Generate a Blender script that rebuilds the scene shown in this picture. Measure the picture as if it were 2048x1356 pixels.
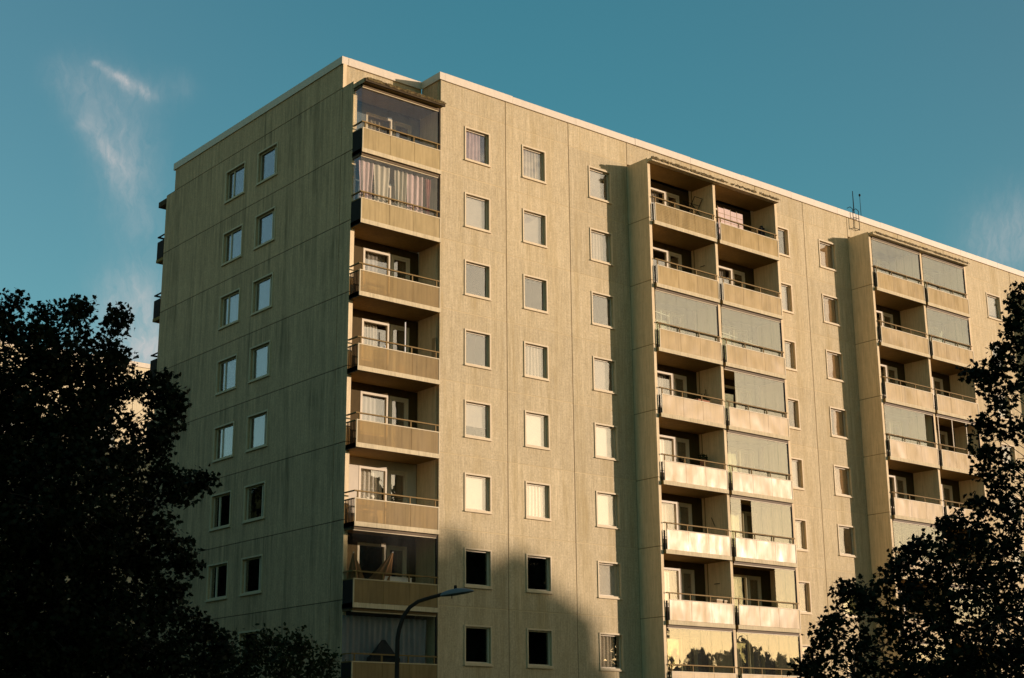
import bpy, math, random
import numpy as np
from mathutils import Vector, Matrix

random.seed(7); RNG = np.random.default_rng(11)
SC = bpy.context.scene
COL = SC.collection
for o in list(bpy.data.objects): bpy.data.objects.remove(o)

# ------------------------------------------------------------------ camera
cam = bpy.data.cameras.new('camera'); cam.sensor_width = 36.0; cam.lens = 52.36; cam.clip_end = 6000
camo = bpy.data.objects.new('camera', cam); COL.objects.link(camo)
_r = Vector((0.77219756, -0.63533323, -0.00791272)); _u = Vector((-0.16482678, -0.21233007, 0.9631968)); _f = Vector((0.61363104, 0.74247399, 0.26868069))
camo.matrix_world = Matrix(((_r.x, _u.x, -_f.x, -28.6024), (_r.y, _u.y, -_f.y, -43.5363), (_r.z, _u.z, -_f.z, 1.5947), (0, 0, 0, 1)))
SC.camera = camo

# ------------------------------------------------------------------ light
SUN_EL = math.radians(7.4)
SUN_H = (0.7155, -0.6986)
SKY_STRENGTH = 0.15
sun = bpy.data.lights.new('sun', 'SUN'); sun.energy = 3.85; sun.angle = math.radians(0.53); sun.color = (1.0, 0.82, 0.73)
suno = bpy.data.objects.new('sun', sun); COL.objects.link(suno)
sd = Vector((SUN_H[0] * math.cos(SUN_EL), SUN_H[1] * math.cos(SUN_EL), math.sin(SUN_EL)))
suno.rotation_euler = sd.to_track_quat('Z', 'Y').to_euler(); suno.location = sd * 200
SC.view_settings.view_transform = 'Standard'; SC.view_settings.look = 'None'
SC.view_settings.exposure = 0.50; SC.view_settings.gamma = 1.0

def nd(nt, typ, ins=None, **at):
    n = nt.nodes.new(typ)
    for k, v in at.items(): setattr(n, k, v)
    for k, v in (ins or {}).items():
        s = n.inputs[k]
        if isinstance(v, bpy.types.NodeSocket): nt.links.new(v, s)
        else: s.default_value = v
    return n
def mt(nt, op, a, b=None, c=None, clamp=False):
    ins = {0: a}
    if b is not None: ins[1] = b
    if c is not None: ins[2] = c
    return nd(nt, 'ShaderNodeMath', ins, operation=op, use_clamp=clamp).outputs[0]
def vm(nt, op, a, b=None, out=0):
    ins = {0: a}
    if b is not None:
        ins['Scale' if op == 'SCALE' else 1] = b
    n = nd(nt, 'ShaderNodeVectorMath', None, operation=op)
    for k, v in ins.items():
        s = n.inputs[k]
        if isinstance(v, bpy.types.NodeSocket): nt.links.new(v, s)
        else: s.default_value = v
    return n.outputs[out]
def mix(nt, f, a, b, mode='MIX'):
    return nd(nt, 'ShaderNodeMixRGB', {0: f, 1: a, 2: b}, blend_type=mode).outputs[0]
def noise(nt, vec, scale, detail=4, rough=0.55, dist=0.0):
    return nd(nt, 'ShaderNodeTexNoise', {'Vector': vec, 'Scale': scale, 'Detail': detail, 'Roughness': rough, 'Distortion': dist}).outputs[0]
def rng(nt, v, a, b, c=0.0, d=1.0, kind='LINEAR'):
    return nd(nt, 'ShaderNodeMapRange', {0: v, 1: a, 2: b, 3: c, 4: d}, interpolation_type=kind).outputs[0]
def C4(c): return (c[0], c[1], c[2], 1.0)

world = bpy.data.worlds.new('World'); SC.world = world; world.use_nodes = True
wt = world.node_tree; wt.nodes.clear()
sky = nd(wt, 'ShaderNodeTexSky', None, sky_type='NISHITA')
sky.sun_disc = False; sky.sun_elevation = SUN_EL; sky.sun_rotation = math.atan2(SUN_H[0], SUN_H[1])
sky.air_density = 1.0; sky.dust_density = 0.6; sky.ozone_density = 1.6; sky.altitude = 0
D = nd(wt, 'ShaderNodeTexCoord').outputs['Generated']
def dot(v, c): return vm(wt, 'DOT_PRODUCT', v, c, 1)
tint = mix(wt, rng(wt, dot(D, tuple(sd)), -0.05, 0.85, 0, 1, 'SMOOTHSTEP'), C4((0.385, 0.905, 0.805)), C4((0.62, 0.55, 0.50)))
tint = mix(wt, rng(wt, dot(D, tuple(sd)), 0.0, -0.35, 0, 1, 'SMOOTHSTEP'), tint, C4((0.55, 0.90, 0.80)))
tint = mix(wt, rng(wt, dot(D, tuple(sd)), -0.3, -0.8, 0, 1, 'SMOOTHSTEP'), tint, C4((0.66, 0.74, 0.66)))
skyc = mix(wt, 1.0, sky.outputs[0], tint, 'MULTIPLY')
e0, e1, e2 = (0.36412729, 0.84655982, 0.38826251), (0.89758328, -0.4302121, 0.09623828), (-0.24850669, -0.31345495, 0.91650991)
dz = mt(wt, 'MAXIMUM', dot(D, e0), 0.05)
pa = mt(wt, 'DIVIDE', dot(D, e1), dz); pb = mt(wt, 'DIVIDE', dot(D, e2), dz)
P = nd(wt, 'ShaderNodeCombineXYZ', {0: pa, 1: pb, 2: 0.0}).outputs[0]
nz = nd(wt, 'ShaderNodeTexNoise', {'Vector': P, 'Scale': 60.0, 'Detail': 6.0, 'Roughness': 0.55}).outputs[1]
P2 = vm(wt, 'ADD', P, vm(wt, 'SCALE', vm(wt, 'SUBTRACT', nz, (0.5, 0.5, 0.5)), 0.014))
def streak(p0, p1, w):
    p0 = Vector((*p0, 0)); d = Vector((*p1, 0)) - p0
    q = vm(wt, 'SUBTRACT', P2, tuple(p0))
    h = mt(wt, 'DIVIDE', vm(wt, 'DOT_PRODUCT', q, tuple(d), 1), d.length_squared, clamp=True)
    q = vm(wt, 'SUBTRACT', q, vm(wt, 'SCALE', tuple(d), h))
    q = vm(wt, 'MULTIPLY', q, (1, 1, 0))
    l = mt(wt, 'DIVIDE', vm(wt, 'LENGTH', q, None, 1), w)
    return mt(wt, 'EXPONENT', mt(wt, 'MULTIPLY', mt(wt, 'POWER', l, 2.0), -1.0))
parts = [(streak((-.006, .0405), (.012, .0315), .0028), .20), (streak((.006, .035), (.026, .0225), .0042), .30), (streak((.024, .0250), (.047, .0262), .0090), .07),
         (streak((-.012, .003), (.002, -.018), .0060), .14), (streak((-.004, -.010), (.007, -.027), .0055), .15), (streak((-.030, .040), (-.012, .004), .009), .06), (streak((.006, -.028), (.016, -.056), .010), .09),
         (streak((-.012, .030), (.010, -.02), .016), .13), (streak((.012, .020), (.014, -.03), .018), .10), (streak((.018, -.06), (.022, -.10), .024), .07),
         (streak((.012, -.118), (.024, -.136), .022), .40), (streak((-.02, -.150), (.03, -.152), .016), .35), (streak((.70, -.07), (.655, -.085), .030), .26)]
acc = None
for s, a in parts:
    v = mt(wt, 'MULTIPLY', s, a); acc = v if acc is None else mt(wt, 'ADD', acc, v)
fib = noise(wt, vm(wt, 'MULTIPLY', vm(wt, 'ADD', P2, vm(wt, 'SCALE', vm(wt, 'MULTIPLY', P2, (0, 1, 0)), 0.0)), (170, 60, 1)), 1.0, 6, 0.65, .6)
acc = mt(wt, 'MULTIPLY', acc, rng(wt, fib, 0.3, 0.7, 0.5, 1.45))
# low cumulus remnants all round the horizon, thinning with height
sep = nd(wt, 'ShaderNodeSeparateXYZ', {0: D}).outputs
el = sep[2]
cn = noise(wt, vm(wt, 'MULTIPLY', D, (1.0, 1.0, 2.4)), 5.5, 7, 0.56)
cov = rng(wt, el, 0.10, 0.42, 0.10, -0.16)
cov = mt(wt, 'ADD', cov, rng(wt, dot(D, tuple(sd)), 0.55, 0.97, 0.0, 0.26, 'SMOOTHSTEP'))
low = mt(wt, 'MULTIPLY', rng(wt, mt(wt, 'ADD', cn, cov), 0.54, 0.72, 0.0, 0.5, 'SMOOTHSTEP'), rng(wt, el, -0.02, 0.02))
dsun = dot(D, tuple(sd))
cloudc = mix(wt, rng(wt, dsun, -0.6, 1.0, 0.0, 1.0), C4((2.2, 1.8, 1.6)), C4((9.5, 7.7, 5.0)))
skyc = mix(wt, low, skyc, cloudc)
skyc = mix(wt, mt(wt, 'MINIMUM', acc, 0.8), skyc, C4((2.9, 2.75, 2.7)))
bg = nd(wt, 'ShaderNodeBackground', {0: skyc, 1: SKY_STRENGTH})
wo = nd(wt, 'ShaderNodeOutputWorld', {0: bg.outputs[0]})

# ------------------------------------------------------------------ materials
MATS = {}
def newmat(name):
    m = bpy.data.materials.new(name); m.use_nodes = True; m.node_tree.nodes.clear(); MATS[name] = m
    return m, m.node_tree
def finish(nt, col, rough=0.8, spec=0.5, bump=None, bstr=0.3, bdist=0.01, metal=0.0, extra=None):
    b = nd(nt, 'ShaderNodeBsdfPrincipled', {'Base Color': col, 'Roughness': rough, 'Specular IOR Level': spec, 'Metallic': metal})
    if bump is not None:
        bn = nd(nt, 'ShaderNodeBump', {'Height': bump, 'Strength': bstr, 'Distance': bdist})
        nt.links.new(bn.outputs[0], b.inputs['Normal'])
    nd(nt, 'ShaderNodeOutputMaterial', {0: b.outputs[0]})
    return b
def wpos(nt): return nd(nt, 'ShaderNodeNewGeometry').outputs['Position']
def orand(nt): return nd(nt, 'ShaderNodeObjectInfo').outputs['Random']

def concrete(name, light, dark, stain, stain_amt, agg=0.22, joints=False, rough=0.9, tone=0.0):
    m, nt = newmat(name); p = wpos(nt)
    fine = noise(nt, p, 13.0, 4, 0.75)
    med = noise(nt, p, 3.2, 5, 0.6)
    big = noise(nt, vm(nt, 'MULTIPLY', p, (.28, .28, .16)), 1.0, 4, 0.6)
    st = noise(nt, vm(nt, 'MULTIPLY', p, (5.0, 5.0, 0.22)), 1.0, 5, 0.62)
    st2 = noise(nt, vm(nt, 'MULTIPLY', p, (1.5, 1.5, 0.10)), 1.0, 4, 0.6)
    col = mix(nt, rng(nt, med, .3, .7), C4(light), C4(dark))
    col = mix(nt, rng(nt, fine, .35, .65, 0, agg), col, C4([c * .35 for c in dark]))
    f = mt(nt, 'MULTIPLY', rng(nt, st, .48, .72, 0, 1), rng(nt, big, .35, .65, .3, 1))
    f = mt(nt, 'ADD', f, mt(nt, 'MULTIPLY', rng(nt, st2, .47, .66), .8))
    if joints:
        z = nd(nt, 'ShaderNodeSeparateXYZ', {0: p}).outputs[2]
        fr = mt(nt, 'FRACT', mt(nt, 'DIVIDE', mt(nt, 'SUBTRACT', 29.2, z), 2.8))      # 0 just under a joint
        run = mt(nt, 'MULTIPLY', rng(nt, fr, 0.0, 0.8, 1.0, 0.0), rng(nt, st, .36, .62, 0.0, 1.0))
        f = mt(nt, 'ADD', f, mt(nt, 'MULTIPLY', run, .7))
    pat = noise(nt, vm(nt, 'MULTIPLY', p, (.75, .75, .5)), 1.0, 5, 0.65)
    f = mt(nt, 'MULTIPLY', mt(nt, 'MULTIPLY', f, stain_amt), rng(nt, pat, .32, .66, .15, 1.4), clamp=True)
    col = mix(nt, f, col, C4(stain))
    pale = mt(nt, 'MULTIPLY', rng(nt, st, .50, .30, 0, .42), rng(nt, pat, .4, .6))
    col = mix(nt, pale, col, C4([min(1, c * 1.22) for c in light]))
    lines = noise(nt, vm(nt, 'MULTIPLY', p, (17, 17, 1.1)), 1.0, 3, .6)
    col = mix(nt, rng(nt, lines, .50, .68, 0, .34), col, C4([c * .58 for c in dark]))
    col = mix(nt, rng(nt, lines, .48, .32, 0, .28), col, C4([min(1, c * 1.25) for c in light]))
    speck = noise(nt, p, 9.0, 2, .6)
    col = mix(nt, rng(nt, speck, .60, .72, 0, .30), col, C4([c * .6 for c in dark]))
    if tone:
        col = mix(nt, 1.0, col, nd(nt, 'ShaderNodeCombineColor', {i: rng(nt, orand(nt), 0, 1, 1 - tone, 1 + tone * q) for i, q in enumerate((.6, .5, .3))}).outputs[0], 'MULTIPLY')
    h = mt(nt, 'ADD', fine, mt(nt, 'MULTIPLY', med, .6))
    finish(nt, col, rough, .25, h, .5, .012)
    return m
concrete('concrete_front', (.62, .495, .29), (.54, .425, .235), (.38, .28, .125), .62, .50, tone=.07)
concrete('concrete_gable', (.70, .465, .25), (.60, .395, .205), (.23, .165, .085), .62, .50, True)
concrete('concrete_smooth', (.74, .565, .325), (.68, .51, .285), (.50, .36, .18), .30, .06)
concrete('slab_edge', (.60, .485, .285), (.55, .44, .25), (.40, .30, .15), .35, .05)
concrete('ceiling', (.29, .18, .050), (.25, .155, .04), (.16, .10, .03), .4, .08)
concrete('far_wall', (.70, .58, .36), (.64, .52, .31), (.42, .33, .18), .3, .1)

def paint(name, c, rough=.5, spec=.5, var=.10, sc=6.0, streak=True, bstr=.15, bd=.004):
    m, nt = newmat(name); p = wpos(nt)
    a = noise(nt, vm(nt, 'MULTIPLY', p, (1, 1, .3 if streak else 1)), sc, 4, .6)
    r = orand(nt)
    col = mix(nt, rng(nt, a, .3, .7), C4([x * (1 - var) for x in c]), C4([min(1, x * (1 + var)) for x in c]))
    col = mix(nt, rng(nt, r, 0, 1, 0, .16), col, C4([x * .55 for x in c]))
    finish(nt, col, rough, spec, a, bstr, bd); return m
paint('fascia', (.64, .53, .37), .5, .2, .06)
paint('trim', (.62, .485, .28), .6, .2, .06)
paint('frame_white', (.64, .53, .35), .5, .15, .05)
paint('rail_brown', (.22, .14, .048), .6, .06, .1)
paint('dark_metal', (.026, .023, .018), .7, .05, .1)
paint('track', (.12, .075, .025), .6, .2, .1)
paint('panel_frame', (.56, .44, .24), .5, .2, .06)
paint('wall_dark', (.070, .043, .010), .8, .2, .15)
paint('wall_light', (.56, .48, .34), .8, .2, .06)
paint('wall_blue', (.14, .16, .15), .8, .2, .1)
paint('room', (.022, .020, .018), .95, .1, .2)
paint('sealant', (.24, .165, .075), .8, .2, .1)
paint('sealant_dark', (.075, .055, .032), .8, .2, .1)
paint('sealant_pale', (.52, .40, .21), .8, .2, .1)
paint('curtain_cream', (.50, .43, .32), .9, .1, .08)
paint('curtain_pink', (.50, .36, .33), .9, .1, .18, 9)
paint('curtain_red', (.42, .17, .14), .9, .1, .18, 9)
paint('curtain_grey', (.26, .265, .26), .9, .1, .1)
paint('blind_white', (.40, .36, .30), .8, .2, .03, bstr=.0)
paint('blind_glare', (.84, .78, .66), .8, .2, .03, bstr=.0)  # white blinds and curtains, bright reflection of the panes painted into their colour
paint('blind_green', (.30, .33, .12), .8, .2, .1)
paint('blind_brown', (.33, .19, .08), .8, .2, .1)
paint('plastic_white', (.78, .74, .68), .4, .5, .04)
paint('fabric_brown', (.30, .15, .06), .9, .1, .15)
paint('matte_dark', (.025, .027, .030), .9, .1, .15)
paint('fabric_pink', (.62, .46, .38), .9, .1, .12, 14)
paint('wood', (.36, .24, .11), .7, .3, .15)
paint('clay', (.33, .14, .07), .8, .2, .1)
paint('lamp_paint', (.13, .15, .15), .5, .2, .08)
paint('lamp_lens', (.07, .075, .07), .25, .5, .05)
paint('roofing', (.075, .052, .026), .9, .1, .3)

def panelmat(name, c, rough, trans=0.0, spec=.075):
    m, nt = newmat(name); p = wpos(nt)
    a = noise(nt, vm(nt, 'MULTIPLY', p, (2.2, 2.2, .8)), 1.0, 4, .6)
    s = noise(nt, vm(nt, 'MULTIPLY', p, (9, 9, .5)), 1.0, 4, .6)
    f = noise(nt, p, 40, 2, .6)
    r = orand(nt)
    col = mix(nt, rng(nt, a, .3, .7), C4([x * .82 for x in c]), C4([x * 1.14 for x in c]))
    col = mix(nt, rng(nt, s, .46, .68, 0, .6), col, C4([x * .58 for x in c]))
    col = mix(nt, rng(nt, r, 0, 1, 0, .22), col, C4((c[0] * 1.25, c[1] * 1.25, c[2] * 1.2)))
    wv = noise(nt, vm(nt, 'MULTIPLY', p, (1.1, 1.1, .8)), 1.0, 1, .4)
    b = nd(nt, 'ShaderNodeBsdfPrincipled', {'Base Color': col, 'Roughness': mt(nt, 'ADD', rng(nt, a, .3, .7, -.05, .08), rough), 'Specular IOR Level': spec, 'Specular Tint': C4((1.0, .82, .55))})
    bn = nd(nt, 'ShaderNodeBump', {'Height': mt(nt, 'ADD', wv, mt(nt, 'MULTIPLY', f, .01)), 'Strength': .45, 'Distance': .05})
    nt.links.new(bn.outputs[0], b.inputs['Normal'])
    sh = b.outputs[0]
    if trans:
        t = nd(nt, 'ShaderNodeBsdfTransparent', {0: C4((.86, .70, .42))})
        sh = nd(nt, 'ShaderNodeMixShader', {0: trans, 1: sh, 2: t.outputs[0]}).outputs[0]
    nd(nt, 'ShaderNodeOutputMaterial', {0: sh})
panelmat('panel_tan', (.37, .255, .10), .27)
panelmat('panel_brown', (.375, .275, .125), .32)
panelmat('panel_clear', (.38, .275, .125), .34, .48)

def glassmat(name, ior, tint, wob, rough=0.0, haze=0.0):
    m, nt = newmat(name); p = wpos(nt); r = orand(nt)
    off = nd(nt, 'ShaderNodeCombineXYZ', {0: mt(nt, 'MULTIPLY', r, 37.0), 1: 0.0, 2: 0.0}).outputs[0]
    w = noise(nt, vm(nt, 'ADD', p, off), .9, 2, .5)
    bn = nd(nt, 'ShaderNodeBump', {'Height': w, 'Strength': 1.0, 'Distance': wob}).outputs[0]
    inc = nd(nt, 'ShaderNodeNewGeometry').outputs['Incoming']
    cs = mt(nt, 'ABSOLUTE', vm(nt, 'DOT_PRODUCT', inc, bn, 1))
    fr = mt(nt, 'ADD', mt(nt, 'MULTIPLY', mt(nt, 'POWER', mt(nt, 'SUBTRACT', 1.0, cs, clamp=True), 5.0), 1.0 - ior), ior, clamp=True)
    g = nd(nt, 'ShaderNodeBsdfGlossy', {'Color': C4((1, 1, 1)), 'Roughness': rough, 'Normal': bn})
    t = nd(nt, 'ShaderNodeBsdfTransparent', {0: C4(tint)})
    sh = nd(nt, 'ShaderNodeMixShader', {0: fr, 1: t.outputs[0], 2: g.outputs[0]}).outputs[0]
    if haze:
        d = nd(nt, 'ShaderNodeBsdfDiffuse', {0: C4((.45, .44, .38))})
        dirt = noise(nt, vm(nt, 'MULTIPLY', p, (3, 3, .6)), 1.0, 4, .6)
        sh = nd(nt, 'ShaderNodeMixShader', {0: rng(nt, dirt, .3, .7, haze * .4, haze), 1: sh, 2: d.outputs[0]}).outputs[0]
    nd(nt, 'ShaderNodeOutputMaterial', {0: sh})
glassmat('window_glass', .18, (.95, .94, .90), .010)
glassmat('balcony_glass', .165, (.92, .94, .84), .004, .015, .03)
glassmat('corner_glass', .05, (.95, .95, .92), .006, .02, .02)

def leafmat(name, a, b):
    m, nt = newmat(name); p = wpos(nt)
    n1 = noise(nt, p, 1.3 if name != 'moss' else 5.0, 3, .6); n2 = noise(nt, p, 14, 1, .5)
    col = mix(nt, rng(nt, mt(nt, 'ADD', mt(nt, 'MULTIPLY', n1, .5), mt(nt, 'MULTIPLY', n2, .5)), .35, .65), C4(a), C4(b))
    bs = nd(nt, 'ShaderNodeBsdfPrincipled', {'Base Color': col, 'Roughness': .6, 'Specular IOR Level': .08})
    tr = nd(nt, 'ShaderNodeBsdfTranslucent', {0: col})
    sh = nd(nt, 'ShaderNodeMixShader', {0: .2, 1: bs.outputs[0], 2: tr.outputs[0]})
    nd(nt, 'ShaderNodeOutputMaterial', {0: sh.outputs[0]})
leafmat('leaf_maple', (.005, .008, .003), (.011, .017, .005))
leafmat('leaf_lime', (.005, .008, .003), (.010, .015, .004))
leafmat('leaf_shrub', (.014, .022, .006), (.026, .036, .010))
leafmat('moss', (.035, .022, .008), (.26, .18, .06))
m, nt = newmat('bark'); p = wpos(nt)
bk = noise(nt, vm(nt, 'MULTIPLY', p, (14, 14, 2.5)), 1.0, 5, .65)
finish(nt, mix(nt, bk, C4((.03, .024, .018)), C4((.075, .06, .045))), .9, .2, bk, .8, .02)
m, nt = newmat('grass'); p = wpos(nt)
g1 = noise(nt, p, .35, 5, .6); g2 = noise(nt, p, 30, 3, .7)
finish(nt, mix(nt, mt(nt, 'MULTIPLY', mt(nt, 'ADD', g1, g2), .5), C4((.03, .045, .012)), C4((.075, .09, .028))), .95, .1, g2, .8, .04)
m, nt = newmat('asphalt'); p = wpos(nt)
g1 = noise(nt, p, .6, 5, .6); g2 = noise(nt, p, 90, 2, .7)
finish(nt, mix(nt, mt(nt, 'MULTIPLY', mt(nt, 'ADD', g1, g2), .5), C4((.035, .035, .034)), C4((.07, .068, .064))), .9, .3, g2, .5, .006)

# ------------------------------------------------------------------ mesh helpers
class MB:
    def __init__(s): s.v = []; s.f = []
    def quad(s, a, b, c, d):
        i = len(s.v); s.v += [a, b, c, d]; s.f.append((i, i + 1, i + 2, i + 3)); return s
    def box(s, x0, x1, y0, y1, z0, z1):
        i = len(s.v)
        s.v += [(x0, y0, z0), (x1, y0, z0), (x1, y1, z0), (x0, y1, z0), (x0, y0, z1), (x1, y0, z1), (x1, y1, z1), (x0, y1, z1)]
        for q in ((3, 2, 1, 0), (4, 5, 6, 7), (0, 1, 5, 4), (1, 2, 6, 5), (2, 3, 7, 6), (3, 0, 4, 7)): s.f.append(tuple(i + k for k in q))
        return s
    def tube(s, pts, rad, n=6, cap=True):
        pts = [Vector(p) for p in pts]; base = len(s.v)
        if not hasattr(rad, '__len__'): rad = [rad] * len(pts)
        ref = None
        for i, p in enumerate(pts):
            t = (pts[min(i + 1, len(pts) - 1)] - pts[max(i - 1, 0)]).normalized()
            if ref is None: ref = Vector((0, 0, 1)) if abs(t.z) < .9 else Vector((1, 0, 0))
            a = t.cross(ref).normalized(); b = t.cross(a).normalized(); ref = a.cross(t)
            for k in range(n):
                an = 2 * math.pi * k / n; s.v.append(tuple(p + (a * math.cos(an) + b * math.sin(an)) * rad[i]))
        for i in range(len(pts) - 1):
            for k in range(n):
                a0 = base + i * n + k; a1 = base + i * n + (k + 1) % n; s.f.append((a0, a1, a1 + n, a0 + n))
        if cap:
            s.f.append(tuple(base + k for k in range(n))[::-1]); s.f.append(tuple(base + (len(pts) - 1) * n + k for k in range(n)))
        return s
    def lathe(s, prof, n=16, c=(0, 0)):
        base = len(s.v)
        for r, z in prof:
            for k in range(n):
                a = 2 * math.pi * k / n; s.v.append((c[0] + r * math.cos(a), c[1] + r * math.sin(a), z))
        for i in range(len(prof) - 1):
            for k in range(n):
                a0 = base + i * n + k; a1 = base + i * n + (k + 1) % n; s.f.append((a0, a1, a1 + n, a0 + n))
        return s
    def mesh(s, name, mat, smooth=False):
        me = bpy.data.meshes.new(name); me.from_pydata(s.v, [], s.f); me.update()
        me.materials.append(MATS[mat])
        if smooth:
            for p in me.polygons: p.use_smooth = True
        return me
    def build(s, name, mat, parent=None, loc=(0, 0, 0), smooth=False): return inst(name, s.mesh(name, mat, smooth), parent, loc)
def inst(name, me, parent=None, loc=(0, 0, 0), rz=0.0):
    o = bpy.data.objects.new(name, me); COL.objects.link(o); o.parent = parent; o.location = loc
    if rz: o.rotation_euler = (0, 0, rz)
    return o
def empty(name, loc=(0, 0, 0), rz=0.0):
    o = inst(name, None, None, loc, rz); o.empty_display_size = .3; return o
def tag(o, label=None, cat=None, group=None, kind=None):
    for k, v in (('label', label), ('category', cat), ('group', group), ('kind', kind)):
        if v: o[k] = v
    return o

def ringpanel(mb, u0, u1, v0, v1, hole=None, t=.18, ch=.012, axis='y', d0=0.0):
    """precast panel u x v, depth inwards; chamfered outer edge, optional opening"""
    mp = (lambda u, v, d: (u, d + d0, v)) if axis == 'y' else (lambda u, v, d: (d + d0, u, v))
    def rect(a0, a1, b0, b1, d): return [mp(a0, b0, d), mp(a1, b0, d), mp(a1, b1, d), mp(a0, b1, d)]
    F = rect(u0 + ch, u1 - ch, v0 + ch, v1 - ch, 0); E = rect(u0, u1, v0, v1, ch); B = rect(u0, u1, v0, v1, t)
    def band(A, Bq):
        for i in range(4): mb.quad(A[i], A[(i + 1) % 4], Bq[(i + 1) % 4], Bq[i])
    band(F, E); band(E, B)
    if hole:
        h = hole; HF = rect(h[0], h[1], h[2], h[3], 0); HB = rect(h[0], h[1], h[2], h[3], t)
        band(HF, F); band(HB, HF); band(B, HB)
    else:
        mb.quad(*F); mb.quad(*B[::-1])
    return mb
def ring(mb, u0, u1, v0, v1, w, d0, d1, axis='y'):
    def bx(a0, a1, b0, b1):
        mb.box(a0, a1, d0, d1, b0, b1) if axis == 'y' else mb.box(d0, d1, a0, a1, b0, b1)
    bx(u0, u1, v0, v0 + w); bx(u0, u1, v1 - w, v1); bx(u0, u0 + w, v0 + w, v1 - w); bx(u1 - w, u1, v0 + w, v1 - w)
    return mb
def curtain_mesh(name, w, h, folds, depth, mat, axis='y', gather=0.0, seed=0):
    rs = random.Random(seed); n = folds * 6; mb = MB(); ph = [rs.uniform(.6, 1.4) for _ in range(folds + 1)]
    x = 0; xs = []
    for i in range(n + 1): xs.append(w * i / n)
    rows = 7
    for j in range(rows):
        tz = j / (rows - 1)
        for i, xx in enumerate(xs):
            k = i / 6.0; a = ph[int(k) % (folds + 1)]
            d = math.sin(k * 2 * math.pi + .5 * math.sin(3 * tz + k)) * depth * a
            sh = gather * (xx - w * .5) * math.sin(math.pi * tz) ** 2
            p = (xx - sh, d, h * tz) if axis == 'y' else (d, xx - sh, h * tz)
            mb.v.append(p)
    for j in range(rows - 1):
        for i in range(n):
            a = j * (n + 1) + i; mb.f.append((a, a + 1, a + n + 2, a + n + 1))
    return mb.mesh(name, mat, True)

# ------------------------------------------------------------------ ground
g = MB().quad((-1500, -1500, 0), (1500, -1500, 0), (1500, 1500, 0), (-1500, 1500, 0)).build('ground', 'grass'); tag(g, 'grass lawn around the apartment blocks', 'lawn', kind='structure')
rd = MB().box(-120, 120, -42, -35, -.05, .006).build('road', 'asphalt'); tag(rd, 'asphalt road in front of the apartment block', 'road', kind='structure')
kb = MB().box(-120, 120, -35, -34.85, -.05, .13).build('kerb', 'concrete_smooth'); tag(kb, 'concrete kerb along the road', 'kerb', kind='structure')
pv = MB().box(-120, 120, -34.85, -32.6, -.05, .125).build('pavement', 'asphalt'); tag(pv, 'pavement behind the kerb', 'pavement', kind='structure')
pt = MB().box(-4, 62, -6.0, -3.4, -.05, .006).build('path', 'asphalt'); tag(pt, 'path along the foot of the apartment block', 'path', kind='structure')

# ------------------------------------------------------------------ main apartment block
H = 2.8
def J(k): return 26.4 - H * k
NS = 9
TOPW = 27.44
LX = 59.8
bld = empty('apartment_building', (0, 0, 0))
tag(bld, 'nine storey beige concrete panel apartment block lit by low sun', 'apartment block')
def part(mb, name, mat, loc=(0, 0, 0), parent=None): return mb.build(name, mat, parent or bld, loc)

G = .013
WT, WB = .69, 2.0           # window head and sill below the joint above
WINH = WB - WT
def front_panel_mesh(w, win=None, h=H):
    hole = (win[0], win[1], h - WB, h - WT) if win else None
    return ringpanel(MB(), G, w - G, G, h - G, hole).mesh('facade_panel', 'concrete_front')
COLS = [(3.8, 7.12, (5.06, 6.24)), (7.12, 10.55, (8.03, 9.20)), (10.55, 13.97, (11.72, 12.90)), (22.36, 25.8, (23.38, 24.56)), (25.8, 29.2, (26.90, 28.08)),
        (37.36, 39.18, None), (39.18, 43.57, (41.11, 42.33)), (43.57, 44.7, None), (53.0, 56.4, (54.1, 55.3)), (56.4, LX, (57.5, 58.7))]
for x0, x1, w in COLS:
    me = front_panel_mesh(x1 - x0, (w[0] - x0, w[1] - x0) if w else None)
    for k in range(NS): inst('facade_panel', me, bld, (x0, 0, J(k + 1)))
PX = [3.8, 7.12, 10.55, 13.97, 18.04, 22.36, 25.8, 29.2, 33.39, 37.36, 39.18, 43.57, 48.8, 53.0, 56.4, LX]
for a, b in zip(PX, PX[1:]):
    part(ringpanel(MB(), G, b - a - G, G, TOPW - J(0) - .002), 'parapet_panel', 'concrete_front', (a, 0, J(0)))
# sealant in the joints and a plinth below
for a in PX[:-1]:
    part(MB().box(a - .02, a + .02, .010, .06, 1.2, TOPW - .01) if a > 4 else MB().box(a + .006, a + .03, .02, .06, 1.2, TOPW - .01), 'joint_sealant', 'sealant')
for x0, x1, w in COLS:
    me = MB().box(.03, x1 - x0 - .03, .005, .055, -.02, .02).mesh('joint_sealant', 'sealant_pale')
    for k in range(NS + 1): inst('joint_sealant', me, bld, (x0, 0, J(k)))
part(MB().box(3.82, LX, .03, .2, 0, 1.19), 'plinth', 'concrete_smooth')

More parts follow.
